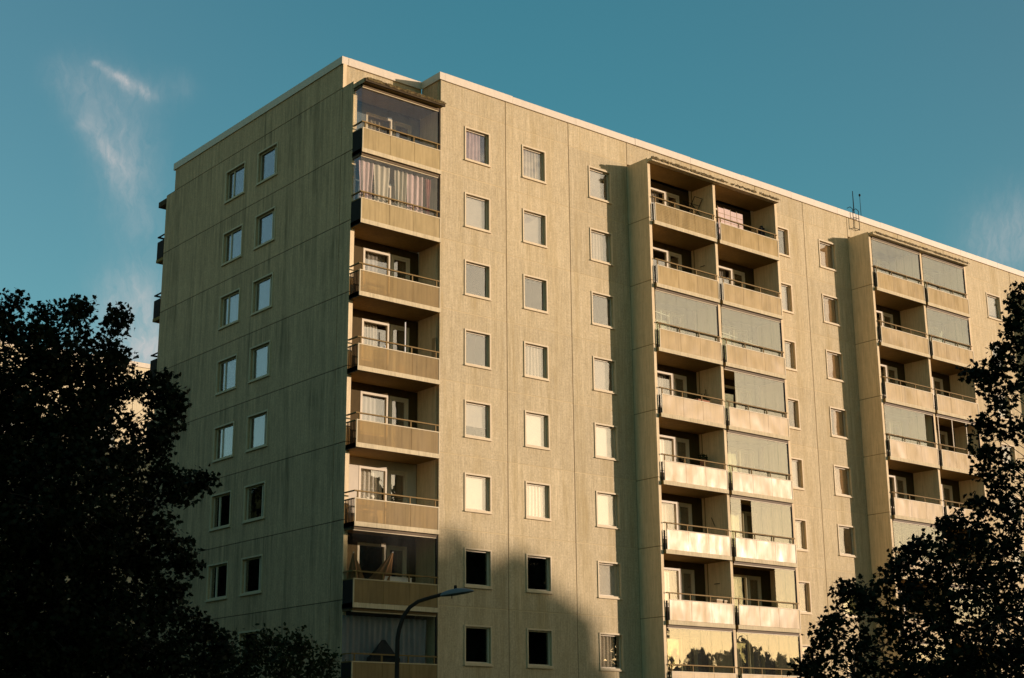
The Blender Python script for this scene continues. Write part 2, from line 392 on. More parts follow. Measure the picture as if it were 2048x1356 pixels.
# ---- gable end
GY0, GY1, GYF, GYR = 1.2, 15.08, .45, 15.85
GWIN = [(5.98, 7.48), (8.61, 10.17)]
gm1 = ringpanel(MB(), GY0 + G, 8.05, G, H - G, (*GWIN[0], H - WB, H - WT), .18, .0, 'x').mesh('gable_panel', 'concrete_gable')
gm2 = ringpanel(MB(), 8.05, GY1 - G, G, H - G, (*GWIN[1], H - WB, H - WT), .18, .0, 'x').mesh('gable_panel', 'concrete_gable')
gf = ringpanel(MB(), GYF, GY0 - .006, G, H - G, None, .18, .01, 'x').mesh('gable_fin', 'concrete_gable')
gr = ringpanel(MB(), GY1 + .006, GYR, G, H - G, None, .18, .01, 'x').mesh('gable_fin', 'concrete_gable')
for k in range(NS):
    for me in (gm1, gm2): inst('gable_panel', me, bld, (0, 0, J(k + 1)))
    part(MB().box(.003, .178, GYF - .014, GYF - .001, G, H - G), 'fin_cap', 'concrete_smooth', (0, 0, J(k + 1)))
    inst('gable_fin', gf, bld, (0, 0, J(k + 1))); inst('gable_fin', gr, bld, (0, 0, J(k + 1)))
    part(MB().box(.018, .06, GYF + .02, GYR - .02, -.02, .02), 'joint_sealant', 'sealant_dark', (0, 0, J(k)))
for a, b in ((GY0, 10.97), (10.97, GY1)):
    part(ringpanel(MB(), a + .008, b - .008, G, TOPW - J(0) - .002, None, .18, .01, 'x'), 'parapet_panel', 'concrete_gable', (0, 0, J(0)))
part(MB().box(.003, .178, GY0 - .012, GY0 + .006, J(0) + G, TOPW - .004), 'corner_cap', 'concrete_smooth')
part(MB().box(.018, .06, 10.95, 10.99, J(0), TOPW - .02), 'joint_sealant', 'sealant_dark')
part(MB().box(.03, .2, .5, 15.8, 0, 1.19), 'plinth', 'concrete_smooth')
# wall over the corner loggia and its return
part(ringpanel(MB(), .20, 3.79, J(0) - .1, TOPW - .002, None, .18, .01, 'y', 1.26), 'parapet_panel', 'concrete_front')
part(ringpanel(MB(), .19, 1.25, J(0) + G, TOPW - .002, None, .18, .01, 'x', 3.8), 'parapet_panel', 'concrete_gable')
rw = ringpanel(MB(), .19, 1.36, G, H - G, None, .18, .01, 'x', 3.8).mesh('return_wall', 'concrete_smooth')
for k in range(NS): inst('return_wall', rw, bld, (0, 0, J(k + 1)))
# rear, far end and roof close the volume
part(MB().box(3.8, LX, 16.1, 16.28, 0, TOPW), 'rear_wall', 'concrete_front')
part(MB().box(.2, 3.98, 14.9, 15.06, 0, TOPW), 'rear_wall', 'concrete_front')
part(MB().box(3.8, 3.98, 15.06, 16.1, 0, TOPW), 'rear_wall', 'concrete_front')
part(MB().box(LX - .18, LX, .2, 16.1, 0, TOPW), 'far_end_wall', 'concrete_gable')
part(MB().box(.19, LX - .19, 1.5, 14.85, 27.05, 27.30).box(4.0, LX - .19, .2, 1.5, 27.05, 27.295), 'roof', 'roofing')
# metal fascia round the roof edge
z0, z1 = 27.43, 27.75
segs = [('y', -.05, .25, 1.20, 15.20), ('x', .25, 3.75, 1.20, 1.45), ('y', 3.74, 3.99, -.06, 1.195), ('x', 3.99, LX + .05, -.06, .24)]
for ax, a, b, c, d in segs:
    if ax == 'y':
        cuts = np.linspace(c, d, max(2, int(round((d - c) / 3.5)) + 1))
        for q0, q1 in zip(cuts, cuts[1:]):
            part(MB().box(a, b, q0 + .002, q1 - .002, z0, z1 - random.uniform(0, .012)), 'roof_fascia', 'fascia')
    else:
        cuts = np.linspace(a, b, max(2, int(round((b - a) / 3.4)) + 1))
        for q0, q1 in zip(cuts, cuts[1:]):
            part(MB().box(q0 + .005, q1 - .005, c - random.uniform(0, .012), d, z0 - random.uniform(0, .012), z1 - random.uniform(0, .03)), 'roof_fascia', 'fascia')
part(MB().box(3.8, LX, 16.1, 16.34, z0, z1), 'roof_fascia', 'fascia')

# ---- windows
def window_kit(w, h, axis, mull=None):
    k = {}
    k['trim'] = ring(MB(), -.055, w + .055, -.055, h + .055, .062, -.034, .02, axis).mesh('window', 'trim')
    mb = ring(MB(), 0.002, w - .002, .002, h - .002, .055, .095, .15, axis)
    cells = [(.057, w - .057)]
    if mull:
        a, b = mull - .035, mull + .035
        mb.box(a, b, .09, .15, .057, h - .057) if axis == 'y' else mb.box(.09, .15, a, b, .057, h - .057)
        cells = [(.057, a), (b, w - .057)]
    k['sash'] = mb.mesh('sash_frame', 'frame_white')
    k['panes'] = [(MB().box(a, b, .115, .127, .057, h - .057) if axis == 'y' else MB().box(.115, .127, a, b, .057, h - .057)).mesh('pane', 'window_glass') for a, b in cells]
    k['sill'] = (MB().box(-.07, w + .07, -.07, .09, -.10, -.06) if axis == 'y' else MB().box(-.07, .09, -.07, w + .07, -.10, -.06)).mesh('sill', 'trim')
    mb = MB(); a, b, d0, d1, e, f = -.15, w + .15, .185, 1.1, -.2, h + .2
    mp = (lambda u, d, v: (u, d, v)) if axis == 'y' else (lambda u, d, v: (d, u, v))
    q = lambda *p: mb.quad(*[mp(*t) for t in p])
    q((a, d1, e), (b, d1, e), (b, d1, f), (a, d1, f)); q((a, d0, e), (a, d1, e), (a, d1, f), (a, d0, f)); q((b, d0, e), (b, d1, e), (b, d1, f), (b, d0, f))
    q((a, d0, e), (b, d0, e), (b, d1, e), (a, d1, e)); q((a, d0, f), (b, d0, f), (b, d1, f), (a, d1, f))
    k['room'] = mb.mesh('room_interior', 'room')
    k['wh'] = (w, h, axis)
    return k
def place_window(kit, loc, dress=None):
    w = inst('window', kit['trim'], bld, loc)
    inst('sash_frame', kit['sash'], w); inst('sill', kit['sill'], w); inst('room_interior', kit['room'], w)
    for p in kit['panes']: inst('pane', p, w)
    W_, H_, ax = kit['wh']
    if dress:
        kind, mat, a, b, lo = dress          # a..b share of width covered, lo = open share at the bottom
        seed = int(loc[2] * 10 + loc[0] * 7)
        if kind == 'curtain':
            me = curtain_mesh('curtain', (b - a) * W_, H_ * (1 - lo) + .1, max(3, int((b - a) * 7)), .025, mat, ax, .0, seed)
        else:
            me = (MB().box(0, (b - a) * W_, 0, .01, 0, H_ * (1 - lo) + .1) if ax == 'y' else MB().box(0, .01, 0, (b - a) * W_, 0, H_ * (1 - lo) + .1)).mesh('blind', mat)
        inst(kind, me, w, (a * W_, .185, H_ * lo - .05) if ax == 'y' else (.185, a * W_, H_ * lo - .05))
    return w
WD = 'blind_white'; CC = 'curtain_cream'
DRESS = {
 0: [('curtain', 'curtain_pink', 0, .75, 0), ('blind', WD, 0, 1, 0), None, None, ('blind', WD, 0, 1, .35), ('blind', 'blind_glare', 0, 1, 0), None, None, None],
 1: [('curtain', CC, 0, 1, 0), ('blind', WD, 0, 1, .1), None, ('curtain', CC, 0, 1, 0), ('blind', 'blind_glare', 0, 1, 0), ('curtain', 'blind_glare', 0, 1, 0), None, None, None],
 2: [('blind', WD, 0, .75, 0), ('curtain', CC, 0, 1, 0), None, ('blind', WD, 0, .8, 0), ('blind', 'blind_glare', 0, 1, .0), ('blind', 'blind_glare', 0, 1, 0), ('blind', 'blind_glare', 0, 1, 0), ('curtain', CC, 0, .8, 0), None],
 3: [None, ('blind', WD, 0, 1, .1), ('curtain', CC, 0, 1, 0)] * 3,
 4: [('blind', 'blind_brown', .2, 1, 0), ('blind', 'blind_brown', .3, 1, 0), ('blind', 'blind_brown', 0, 1, 0), ('blind', 'blind_brown', .4, 1, 0), ('blind', 'blind_brown', 0, 1, .1), None, ('blind', 'blind_green', 0, 1, 0), ('blind', WD, 0, 1, 0), None],
 6: [('blind', WD, 0, 1, .2), None, ('blind', WD, 0, 1, 0)] * 3, 8: [None] * 9, 9: [None] * 9}
for ci, (x0, x1, w) in enumerate(COLS):
    if not w: continue
    kit = window_kit(w[1] - w[0], WINH, 'y')
    for k in range(NS): place_window(kit, (w[0], 0, J(k) - WB), DRESS[ci][k])
kitA = window_kit(GWIN[0][1] - GWIN[0][0], WINH, 'x', .32); kitB = window_kit(GWIN[1][1] - GWIN[1][0], WINH, 'x', 1.06)
for k in range(NS):
    place_window(kitA, (0, GWIN[0][0], J(k) - WB), ('blind', 'curtain_grey', 0, 1, .0) if k in (2, 3) else None)
    place_window(kitB, (0, GWIN[1][0], J(k) - WB), ('blind', 'curtain_grey', 0, 1, .0) if k in (2,) else None)

# ---- balconies
ME = {}
def cached(key, fn):
    if key not in ME: ME[key] = fn()
    return ME[key]
def loggia_wall(xl, xr, yb, k, a, b, c, d, mat, dress=None, door=None):
    """back wall with a window (xr-a .. xr-b) and a balcony door (xr-c .. xr-d)"""
    zf, zc = -.14, H - .30
    xm = (xr - b + xr - c) / 2
    mb = MB(); ringpanel(mb, xl + .005, xm, zf, zc, (xr - a, xr - b, .62, 2.17), .18, 0, 'y', yb); ringpanel(mb, xm, xr - .005, zf, zc, (xr - c, xr - d, -.06, 2.17), .18, 0, 'y', yb)
    loc = (0, 0, J(k + 1))
    w = part(mb, 'loggia_wall', mat, loc)
    ring(MB(), xr - a - .03, xr - b + .03, .59, 2.20, .085, yb - .012, yb + .10).build('window_frame', 'frame_white', w)
    MB().box(xr - a + .05, xr - b - .05, yb + .05, yb + .062, .67, 2.12).build('pane', 'window_glass', w)
    ring(MB(), xr - c - .02, xr - d + .03, -.06, 2.20, .085, yb - .010, yb + .10).build('door_frame', 'frame_white', w)
    mb = ring(MB(), xr - c + .067, xr - d - .057, .03, 2.11, .07, yb + .02, yb + .07); mb.build('balcony_door', 'frame_white', w)
    MB().box(xr - c + .13, xr - d - .12, yb + .04, yb + .052, .10, 2.04).build('pane', 'window_glass', w)
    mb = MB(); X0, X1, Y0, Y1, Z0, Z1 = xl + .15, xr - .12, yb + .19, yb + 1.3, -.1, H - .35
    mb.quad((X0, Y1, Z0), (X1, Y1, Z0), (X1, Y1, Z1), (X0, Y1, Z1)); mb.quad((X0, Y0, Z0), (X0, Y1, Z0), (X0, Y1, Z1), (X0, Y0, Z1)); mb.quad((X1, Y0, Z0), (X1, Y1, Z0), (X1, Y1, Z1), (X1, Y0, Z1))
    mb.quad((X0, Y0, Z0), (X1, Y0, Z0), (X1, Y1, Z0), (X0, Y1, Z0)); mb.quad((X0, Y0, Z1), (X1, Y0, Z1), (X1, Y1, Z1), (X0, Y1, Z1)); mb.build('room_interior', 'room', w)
    if dress:
        inst('curtain', curtain_mesh('curtain', (a - b) * dress[1], 1.65, 6, .03, dress[0], 'y', 0, k), w, (xr - a, yb + .26, .57))
    if door:
        inst('curtain', curtain_mesh('curtain', (c - d) * .55, 2.1, 3, .03, door, 'y', 0, k + 50), w, (xr - c, yb + .26, .05))
    return w

FR = (.045, .35, .655, .96)
def balcony(x0, x1, yf, yin, k, pmat, glaze=None, sx=None, wave=False, curt=None, side='bars'):
    """slab with parapet panels, posts and handrail; glaze = set of open pane indices or None"""
    loc = (0, 0, J(k + 1)); L = x1 - x0
    mb = MB()
    if sx: mb.box(x0, x1, yf + .02, .44, -.30, -.142).box(.19, x1, .44, yin, -.30, -.142)
    else: mb.box(x0, x1, yf + .02, yin, -.30, -.142)
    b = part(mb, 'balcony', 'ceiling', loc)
    MB().box(x0, x1, yf, yf + .018, -.30, -.135).build('slab_edge', 'slab_edge', b)
    xa, xb = x0 + (.02 if sx else .09), x1 - .01
    zt = .70
    xs = [xa + .04, x0 + L * FR[1], x0 + L * FR[2], xb - .035]
    for i in range(3):
        if wave:
            m_ = MB(); n = 22
            for j in range(n):
                za = -.12 + (zt + .08) * j / n; zb = -.12 + (zt + .08) * (j + 1) / n - .008
                m_.box(xs[i] + .006, xs[i + 1] - .006, yf + .03 - (.004 if j % 2 else 0), yf + .05, za, zb)
            m_.build('parapet_panel', pmat, b)
        else:
            MB().box(xs[i] + .006, xs[i + 1] - .006, yf + .032, yf + .05, -.125, zt - .035).build('parapet_panel', pmat, b)
    MB().box(xa, xb, yf + .018, yf + .055, zt - .034, zt).box(xa, xa + .04, yf + .018, yf + .055, -.13, zt - .036).box(xb - .035, xb, yf + .018, yf + .055, -.13, zt - .036).build('panel_frame', 'panel_frame', b)
    for f in FR:
        px = x0 + L * f
        MB().box(px - .022, px + .022, yf + .07, yf + .11, -.14, .93).build('post', 'rail_brown', b)
    rl = MB().box(x0 + .01, x1 - .005, yf + .055, yf + .125, .93, .975)
    if sx: rl.box(.01, .075, yf + .125, .45, .935, .975).box(.01, .06, yf + .125, .45, .66, .70)
    else: rl.box(x0 + .01, x0 + .05, yf + .125, -1.25, .935, .975)
    rl.build('handrail', 'rail_brown', b)
    if sx:
        if side == 'bars':
            for q in range(6):
                yy = yf + .15 + q * .095
                MB().box(.02, .045, yy, yy + .025, -.14, .66).build('baluster', 'dark_metal', b)
        else:
            MB().box(.015, .045, yf + .07, .44, -.14, .66).build('side_panel', 'dark_metal', b)
        MB().box(.0, .016, yf + .02, .43, -.33, -.14).build('slab_side', 'dark_metal', b)
    else:
        MB().box(x0 + .01, x0 + .035, yf + .06, -1.26, -.13, .64).build('side_panel', 'dark_metal', b)
    if glaze is not None:
        zc = H - .30; yg = yf + .15; n = 6
        gx0 = x0 + (.05 if sx else .03); gx1 = x1 - .05; pw = (gx1 - gx0) / n
        for i in range(n):
            if i in glaze: continue
            MB().box(gx0 + pw * i + .004, gx0 + pw * (i + 1) - .004, yg, yg + .010, -.08, zc - .135).build('glass_pane', 'corner_glass' if sx else 'balcony_glass', b)
        MB().box(gx0, gx1, yg - .05, yg + .06, zc - .10, zc - .004).build('glazing_track', 'track', b)
        MB().box(gx0, gx1, yg - .02, yg + .03, zc - .135, zc - .102).build('glazing_rail', 'panel_frame', b)
        MB().box(gx1, gx1 + .045, yg - .03, yg + .04, -.14, zc - .005).build('glazing_jamb', 'dark_metal', b)
        if sx:
            MB().box(.045, .055, yg + .02, .44, -.08, zc - .135).build('glass_pane', 'corner_glass', b)
            MB().box(.02, .09, yg + .07, .44, zc - .10, zc - .005).build('glazing_track', 'track', b)
        if curt:
            for mat, a, c_, gt in curt:
                inst('curtain', curtain_mesh('curtain', (c_ - a) * L, H - .42, max(3, int((c_ - a) * 17)), .04, mat, 'y', gt, k * 7 + int(a * 10)), b, (x0 + a * L, yg + (.48 if k == 7 else .16), -.10))
    return b

# corner loggias, top to bottom
CW = dict(a=2.55, b=1.36, c=1.27, d=.44)
for k in range(NS):
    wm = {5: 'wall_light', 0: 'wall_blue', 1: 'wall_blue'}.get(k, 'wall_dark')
    dr = {0: ('curtain_cream', 1), 2: ('blind_white', 1), 3: ('curtain_cream', .7), 4: ('blind_white', 1), 5: ('blind_glare', 1)}.get(k)
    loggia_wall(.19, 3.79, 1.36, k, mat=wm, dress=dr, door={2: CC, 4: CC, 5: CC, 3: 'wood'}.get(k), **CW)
    gl = set() if k in (0, 1, 6, 7) else None
    cu = {1: [('curtain_pink', .02, .20, .25), (CC, .20, .40, .22), (CC, .46, .62, .2), ('curtain_pink', .62, .82, .05), ('curtain_red', .84, .92, .5)], 7: [('curtain_grey', .0, .5, .02), ('curtain_grey', .5, .97, .02)]}.get(k)
    balcony(0.0, 3.69, -.25, 1.34, k, 'panel_brown' if k in (0, 1) else 'panel_clear', gl, sx=True, curt=cu, side='panel' if gl is not None else 'bars')
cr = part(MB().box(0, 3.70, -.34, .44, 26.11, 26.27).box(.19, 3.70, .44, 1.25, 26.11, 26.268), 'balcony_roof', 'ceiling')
MB().box(-.02, 3.74, -.42, -.342, 26.10, 26.235).build('roof_lip', 'roofing', cr)
MB().box(-.021, 0.0, -.34, .43, 26.09, 26.262).build('roof_lip', 'concrete_gable', cr)

# projecting bays
BW = dict(a=2.72, b=1.54, c=1.46, d=.68)
BAYS = [(13.97, 18.03, 22.2,
         {0: (None, 'panel_tan', True), 2: (set(), 'panel_tan', 0), 7: (set(), 'panel_tan', 0)},
         {2: (set(), 'panel_tan', 0), 3: ({0}, 'panel_tan', 0), 4: (set(), 'panel_tan', 0), 5: ({1}, 'panel_tan', 0), 6: ({0, 1, 2, 3}, 'panel_tan', 0), 7: (set(), 'panel_tan', 0)}),
        (29.2, 33.34, 37.2,
         {0: (set(), 'panel_tan', 0), 3: ({5}, 'panel_tan', 0), 5: (set(), 'panel_tan', 0), 7: (set(), 'panel_tan', 0)},
         {0: (set(), 'panel_tan', 0), 1: (set(), 'panel_tan', 0), 3: ({0, 1, 2, 3, 4, 5}, 'panel_tan', 0), 6: (set(), 'panel_tan', 0)}),
        (44.7, 48.77, 52.84, {1: (set(), 'panel_tan', 0)}, {})]
FY = -1.25
for bi, (f0, f1, f2, SL, SR) in enumerate(BAYS):
    for f in (f0, f1, f2):
        me = ringpanel(MB(), FY, .22, G, H - G, None, .16, .01, 'x').mesh('fin_wall', 'concrete_smooth')
        me0 = ringpanel(MB(), FY, .22, G, H - .09, None, .16, .01, 'x').mesh('fin_wall', 'concrete_smooth')
        for k in range(NS): inst('fin_wall', me0 if k == 0 else me, bld, (f, 0, J(k + 1)))
        for k in range(1, NS): part(MB().box(.02, .14, FY + .018, .2, -.02, .02), 'joint_sealant', 'sealant', (f, 0, J(k)))
    for xl, xr, S, side in ((f0 + .16, f1, SL, 0), (f1 + .16, f2, SR, 1)):
        for k in range(NS):
            gl, pm, wv = S.get(k, (None, 'panel_tan', 0))
            dr = ('blind_white', .9) if (bi + k + side) % 3 != 1 else None
            if bi == 0 and k in (4, 5, 6): dr = ('blind_glare', 1)  # sun reflecting off these panes is painted as extra-white curtains
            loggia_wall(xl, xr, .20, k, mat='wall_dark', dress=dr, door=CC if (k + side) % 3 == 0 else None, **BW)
            balcony(xl + .015, xr - .02, -1.40, .19, k, pm, gl, wave=bool(wv))
            if bi == 1 and side == 1 and k == 3:
                for q in (.05, .36, .68): part(MB().box(xl + q * 3.8, xl + q * 3.8 + .04, -1.26, -1.23, -.13, H - .4), 'glazing_post', 'frame_white', (0, 0, J(k + 1)))
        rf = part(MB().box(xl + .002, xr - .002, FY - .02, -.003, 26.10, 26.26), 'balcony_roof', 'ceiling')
        MB().box(xl - .16, xr + .02, -1.54, FY - .022, 26.11, 26.24).build('roof_lip', 'concrete_front', rf)

# moss and litter along the loggia roofs
def moss(x0, x1, y0, y1, z, n, parent):
    vs = []; fs = []
    cx = np.sort(RNG.uniform(x0, x1, max(6, int((x1 - x0) * 4))))
    for _ in range(n):
        x = RNG.uniform(x0, x1)
        if RNG.random() < .7: x = float(np.clip(RNG.choice(cx) + RNG.normal(0, .06), x0, x1))
        y = RNG.uniform(y0, y1); s = RNG.uniform(.02, .10); h = RNG.uniform(.02, .09); hang = RNG.random() < .65
        a = RNG.uniform(0, math.pi); dx, dy = math.cos(a) * s, math.sin(a) * s
        if hang: yb_, zz, hh = y0 - .012, z + .01, -h
        else: yb_, zz, hh = y, z - .01, h
        i = len(vs); vs += [(x - dx, yb_ - dy * .3, zz), (x + dx, yb_ + dy * .3, zz), (x + dx * .8 + RNG.normal(0, .02), yb_ - .01, zz + hh), (x - dx * .6, yb_ - .01, zz + hh * .8)]; fs.append((i, i + 1, i + 2, i + 3))
    mb = MB(); mb.v = vs; mb.f = fs
    o = mb.build('moss', 'moss', parent); o['kind'] = 'stuff'; return o
moss(0.1, 3.72, -.42, -.35, 26.24, 1500, bld)
moss(14.0, 18.5, -1.56, -1.46, 26.25, 1300, bld); moss(18.5, 22.3, -1.56, -1.50, 26.25, 250, bld)
moss(29.3, 37.3, -1.56, -1.46, 26.25, 900, bld)

# rear corner balconies, seen end-on past the gable
for k in range(NS):
    b = part(MB().box(0, 3.7, 15.87, 16.55, -.28, -.14).box(.19, 3.7, 15.1, 15.87, -.28, -.141), 'balcony', 'ceiling', (0, 0, J(k + 1)))
    MB().box(.01, 3.7, 16.50, 16.53, -.13, .70).build('parapet_panel', 'panel_brown', b)
    MB().box(.0, .03, 15.9, 16.49, -.13, .70).build('side_panel', 'dark_metal', b)
    MB().box(.0, 3.7, 16.44, 16.53, .92, .98).box(.0, .06, 15.87, 16.44, .93, .975).build('handrail', 'dark_metal', b)
part(MB().box(-.01, 3.7, 15.87, 16.6, 26.02, 26.28), 'balcony_roof', 'roofing')

# ------------------------------------------------------------------ neighbouring block, far left
nb = empty('apartment_building', (0, 49.1, 0)); tag(nb, 'sunlit pale apartment block in the distance, glimpsed behind the left tree', 'apartment block')
nm = ringpanel(MB(), .015, 3.4 - .015, .015, 2.785).mesh('facade_panel', 'far_wall'); nmw = ringpanel(MB(), .015, 3.4 - .015, .015, 2.785, (1.1, 2.3, .8, 2.1)).mesh('facade_panel', 'far_wall')
nms = ringpanel(MB(), .015, 3.4 - .015, .015, 1.03).mesh('facade_panel', 'far_wall')
nfr = ring(MB(), 1.1, 2.3, .8, 2.1, .06, .05, .12).mesh('window', 'frame_white'); npn = MB().box(1.16, 2.24, .08, .09, .86, 2.04).mesh('pane', 'window_glass')
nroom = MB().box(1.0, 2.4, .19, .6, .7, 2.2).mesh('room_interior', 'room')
for i in range(13):
    x = -16.2 + 3.4 * i
    for k in range(9):
        z = 26.4 - 2.8 * (k + 1); win = i not in (9, 10) and i % 2 == 0
        inst('facade_panel', nmw if win else nm, nb, (x, 0, z))
        if win:
            w = inst('window', nfr, nb, (x, 0, z)); inst('pane', npn, w); inst('room_interior', nroom, w)
    inst('facade_panel', nms, nb, (x, 0, 26.4))
for i in range(14): part(MB().box(-.03, .03, .02, .1, 1.2, 27.4), 'joint_sealant', 'sealant', (-16.2 + 3.4 * i, 0, 0), nb)
for k in range(10): part(MB().box(-16.2, 28, .021, .09, -.03, .03), 'joint_sealant', 'sealant', (0, 0, 26.4 - 2.8 * k), nb)
part(MB().box(-16.3, 28.1, -.08, 13, 27.43, 27.75), 'roof', 'fascia', (0, 0, 0), nb)
part(MB().box(-16.2, 28, .2, 12.9, 0, 1.2).box(-16.2, -16.0, .2, 12.9, 1.2, 27.42).box(27.8, 28, .2, 12.9, 1.2, 27.42).box(-16.0, 27.8, 12.7, 12.9, 1.2, 27.42), 'side_wall', 'far_wall', (0, 0, 0), nb)

# ------------------------------------------------------------------ roof ladder and aerials
ld = empty('roof_ladder', (29.55, -.1, 26.85)); tag(ld, 'short steel access ladder hooked over the roof edge beside the aerials', 'ladder')
for sx in (0, .46):
    MB().tube([(sx, -.06, 0), (sx, -.06, 1.05), (sx + .02, .1, 1.22), (sx + .02, .3, 1.2)], .018, 6).build('rail', 'dark_metal', ld)
for zz in (.05, .62): MB().tube([(0, -.06, zz), (.46, -.06, zz)], .015, 6).build('rung', 'dark_metal', ld)
for sx in (0, .46): MB().tube([(sx, -.06, .05), (sx, .12, .05)], .015, 6).build('bracket', 'dark_metal', ld)
a1 = empty('roof_antenna', (30.0, .10, 27.2)); tag(a1, 'plain thin dark rod aerial rising above the short roof ladder', 'antenna')
MB().tube([(0, 0, 0), (0, 0, 1.0), (0, 0, 1.85)], [.03, .028, .02], 6).build('mast', 'dark_metal', a1)
a2 = empty('roof_antenna', (32.6, 1.6, 27.3)); tag(a2, 'thin aerial with a small knob on top and thicker foot', 'antenna')
MB().tube([(0, 0, 0), (0, 0, 1.0), (0, 0, 2.6)], [.02, .018, .012], 6).build('mast', 'dark_metal', a2)
MB().tube([(0, 0, .55), (0, 0, 1.35)], .045, 8).build('foot', 'dark_metal', a2)
MB().box(-.12, .12, -.06, .06, .50, .55).build('bracket', 'dark_metal', a2)
MB().lathe([(0, 2.52), (.045, 2.55), (.055, 2.60), (.045, 2.66), (0, 2.69)], 8).build('knob', 'dark_metal', a2)

# ------------------------------------------------------------------ street lamp
lp = empty('street_lamp', (-9.03, -15.74, 0)); tag(lp, 'dark curved street lamp with a flat grey shade in front of the corner balconies', 'street lamp')
ar = Vector((.77, -.636, 0))
def lpp(a, z): return (ar.x * a, ar.y * a, z)
MB().tube([lpp(0, 0), lpp(0, .5), lpp(0, .52), lpp(0, 3.0), lpp(.005, 4.1), lpp(.04, 4.32), lpp(.13, 4.60), lpp(.27, 4.80), lpp(.46, 4.93), lpp(.72, 5.01), lpp(1.02, 5.09)],
          [.075, .075, .06, .056, .052, .050, .048, .046, .044, .042, .042], 10).build('pole', 'dark_metal', lp, smooth=True)
def head(zs, wz):
    mb = MB(); prof = [(-.06, .045, .05), (.0, .075, .075), (.12, .12, .105), (.30, .155, .12), (.48, .15, .10), (.62, .105, .055), (.70, .04, .012)]
    n = 10; base = 0
    sidev = Vector((-ar.y, ar.x, 0))
    for t, hw, hh in prof:
        for i in range(n + 1):
            an = math.pi * i / n; s = math.cos(an) * hw; z = math.sin(an) * hh
            c = ar * (1.02 + t); mb.v.append((c.x + sidev.x * s, c.y + sidev.y * s, 5.06 + t * .13 + (z if zs else -z * wz)))
    for j in range(len(prof) - 1):
        for i in range(n):
            a = j * (n + 1) + i; mb.f.append((a, a + 1, a + n + 2, a + n + 1))
    return mb
hd = head(True, 1).build('lamp_shade', 'lamp_paint', lp, smooth=True)
head(False, .35).build('lens', 'lamp_lens', lp, smooth=True)
q = ar * 1.30; MB().lathe([(.035, 5.18), (.035, 5.27), (.03, 5.285), (0, 5.285)], 8, (q.x, q.y)).build('light_sensor', 'dark_metal', lp)
q = ar * 1.22; MB().tube([(q.x, q.y, 5.05), (q.x, q.y, 4.99)], .012, 5).build('latch', 'dark_metal', lp)

# ------------------------------------------------------------------ things on the balconies
def bz(k): return J(k + 1) - .142
def chair(loc, rz, mat, label):
    c = empty('balcony_chair', loc, rz); tag(c, label, 'chair')
    MB().box(-.24, .24, -.23, .23, .42, .46).build('seat', mat, c)
    mb = MB()
    for i in range(4): mb.box(-.22, .22, .215 + i * .018, .235 + i * .018, .54 + i * .10, .61 + i * .10)
    mb.build('backrest', mat, c)
    for sx in (-.21, .21):
        MB().tube([(sx, -.2, 0), (sx, -.2, .63), (sx, .2, .65)], .018, 6).build('armrest', mat, c)
        MB().tube([(sx, .24, 0), (sx, .2, .45), (sx, .30, .96)], .018, 6).build('leg', mat, c)
        MB().tube([(sx * .9, -.21, 0), (sx * .9, -.2, .44)], .018, 6).build('leg', mat, c)
    return c
chair((1.2, .2, bz(3)), 2.6, 'plastic_white', 'white slatted chair on the fourth corner balcony from the top, behind its see-through panel')
chair((.75, .15, bz(5)), .6, 'wood', 'wooden chair behind the see-through panel of the pale-walled corner balcony')
t = empty('balcony_table', (1.75, .5, bz(5))); tag(t, 'small wooden table under the window of the pale-walled corner balcony', 'table')
MB().box(-.55, .55, -.25, .25, .66, .70).build('table_top', 'wood', t)
for sx in (-.5, .5):
    for sy in (-.2, .2): MB().box(sx - .025, sx + .025, sy - .025, sy + .025, 0, .66).build('leg', 'wood', t)
s = empty('balcony_shelf', (.9, .1, bz(2))); tag(s, 'small white shelf behind the see-through panel of the topmost unglazed corner balcony', 'shelf')
for zz in (.22, .46): MB().box(-.4, .4, -.12, .12, zz, zz + .03).build('shelf_board', 'plastic_white', s)
for sx in (-.38, .38): MB().box(sx - .02, sx + .02, -.11, .11, 0, .46).build('side_panel', 'plastic_white', s)
o = MB().tube([(0, 0, 0), (0, 0, 2.25)], .03, 8).build('pole', 'plastic_white', None, (2.62, .55, bz(3))); tag(o, 'white upright pole beside the door on the fourth corner balcony from the top', 'pole')
o = MB().box(-.02, .02, -.11, .11, 0, 1.75).build('leaning_board', 'wood', None, (3.70, .22, bz(3))); o.rotation_euler = (0, .02, 0); tag(o, 'ochre board leaning against the side wall of the fourth corner balcony from the top', 'board')
def bag(loc, w, h, label):
    b = empty('shopping_bag', loc); tag(b, label, 'bag')
    mb = MB(); mb.v = [(-w * .42, -.07, 0), (w * .42, -.07, 0), (w * .42, .07, 0), (-w * .42, .07, 0), (-w * .5, -.10, h * .6), (w * .5, -.10, h * .6), (w * .5, .10, h * .6), (-w * .5, .10, h * .6), (-w * .45, -.03, h), (w * .45, -.03, h), (w * .45, .03, h), (-w * .45, .03, h)]
    mb.f = [(3, 2, 1, 0)] + [(a, a + 1 if a % 4 < 3 else a - 3, a + 5 if a % 4 < 3 else a + 1, a + 4) for a in range(8)]
    mb.build('body', 'plastic_white', b)
    for y in (-.03, .03): MB().tube([(-w * .22, y, h - .01), (-w * .16, y, h + .10), (w * .16, y, h + .10), (w * .22, y, h - .01)], .008, 5).build('handle', 'plastic_white', b)
bag((2.05, .0, bz(3)), .28, .42, 'larger white bag on the floor of the fourth corner balcony from the top')
bag((2.44, .0, bz(3)), .18, .30, 'smaller white bag on the floor of the fourth corner balcony from the top')

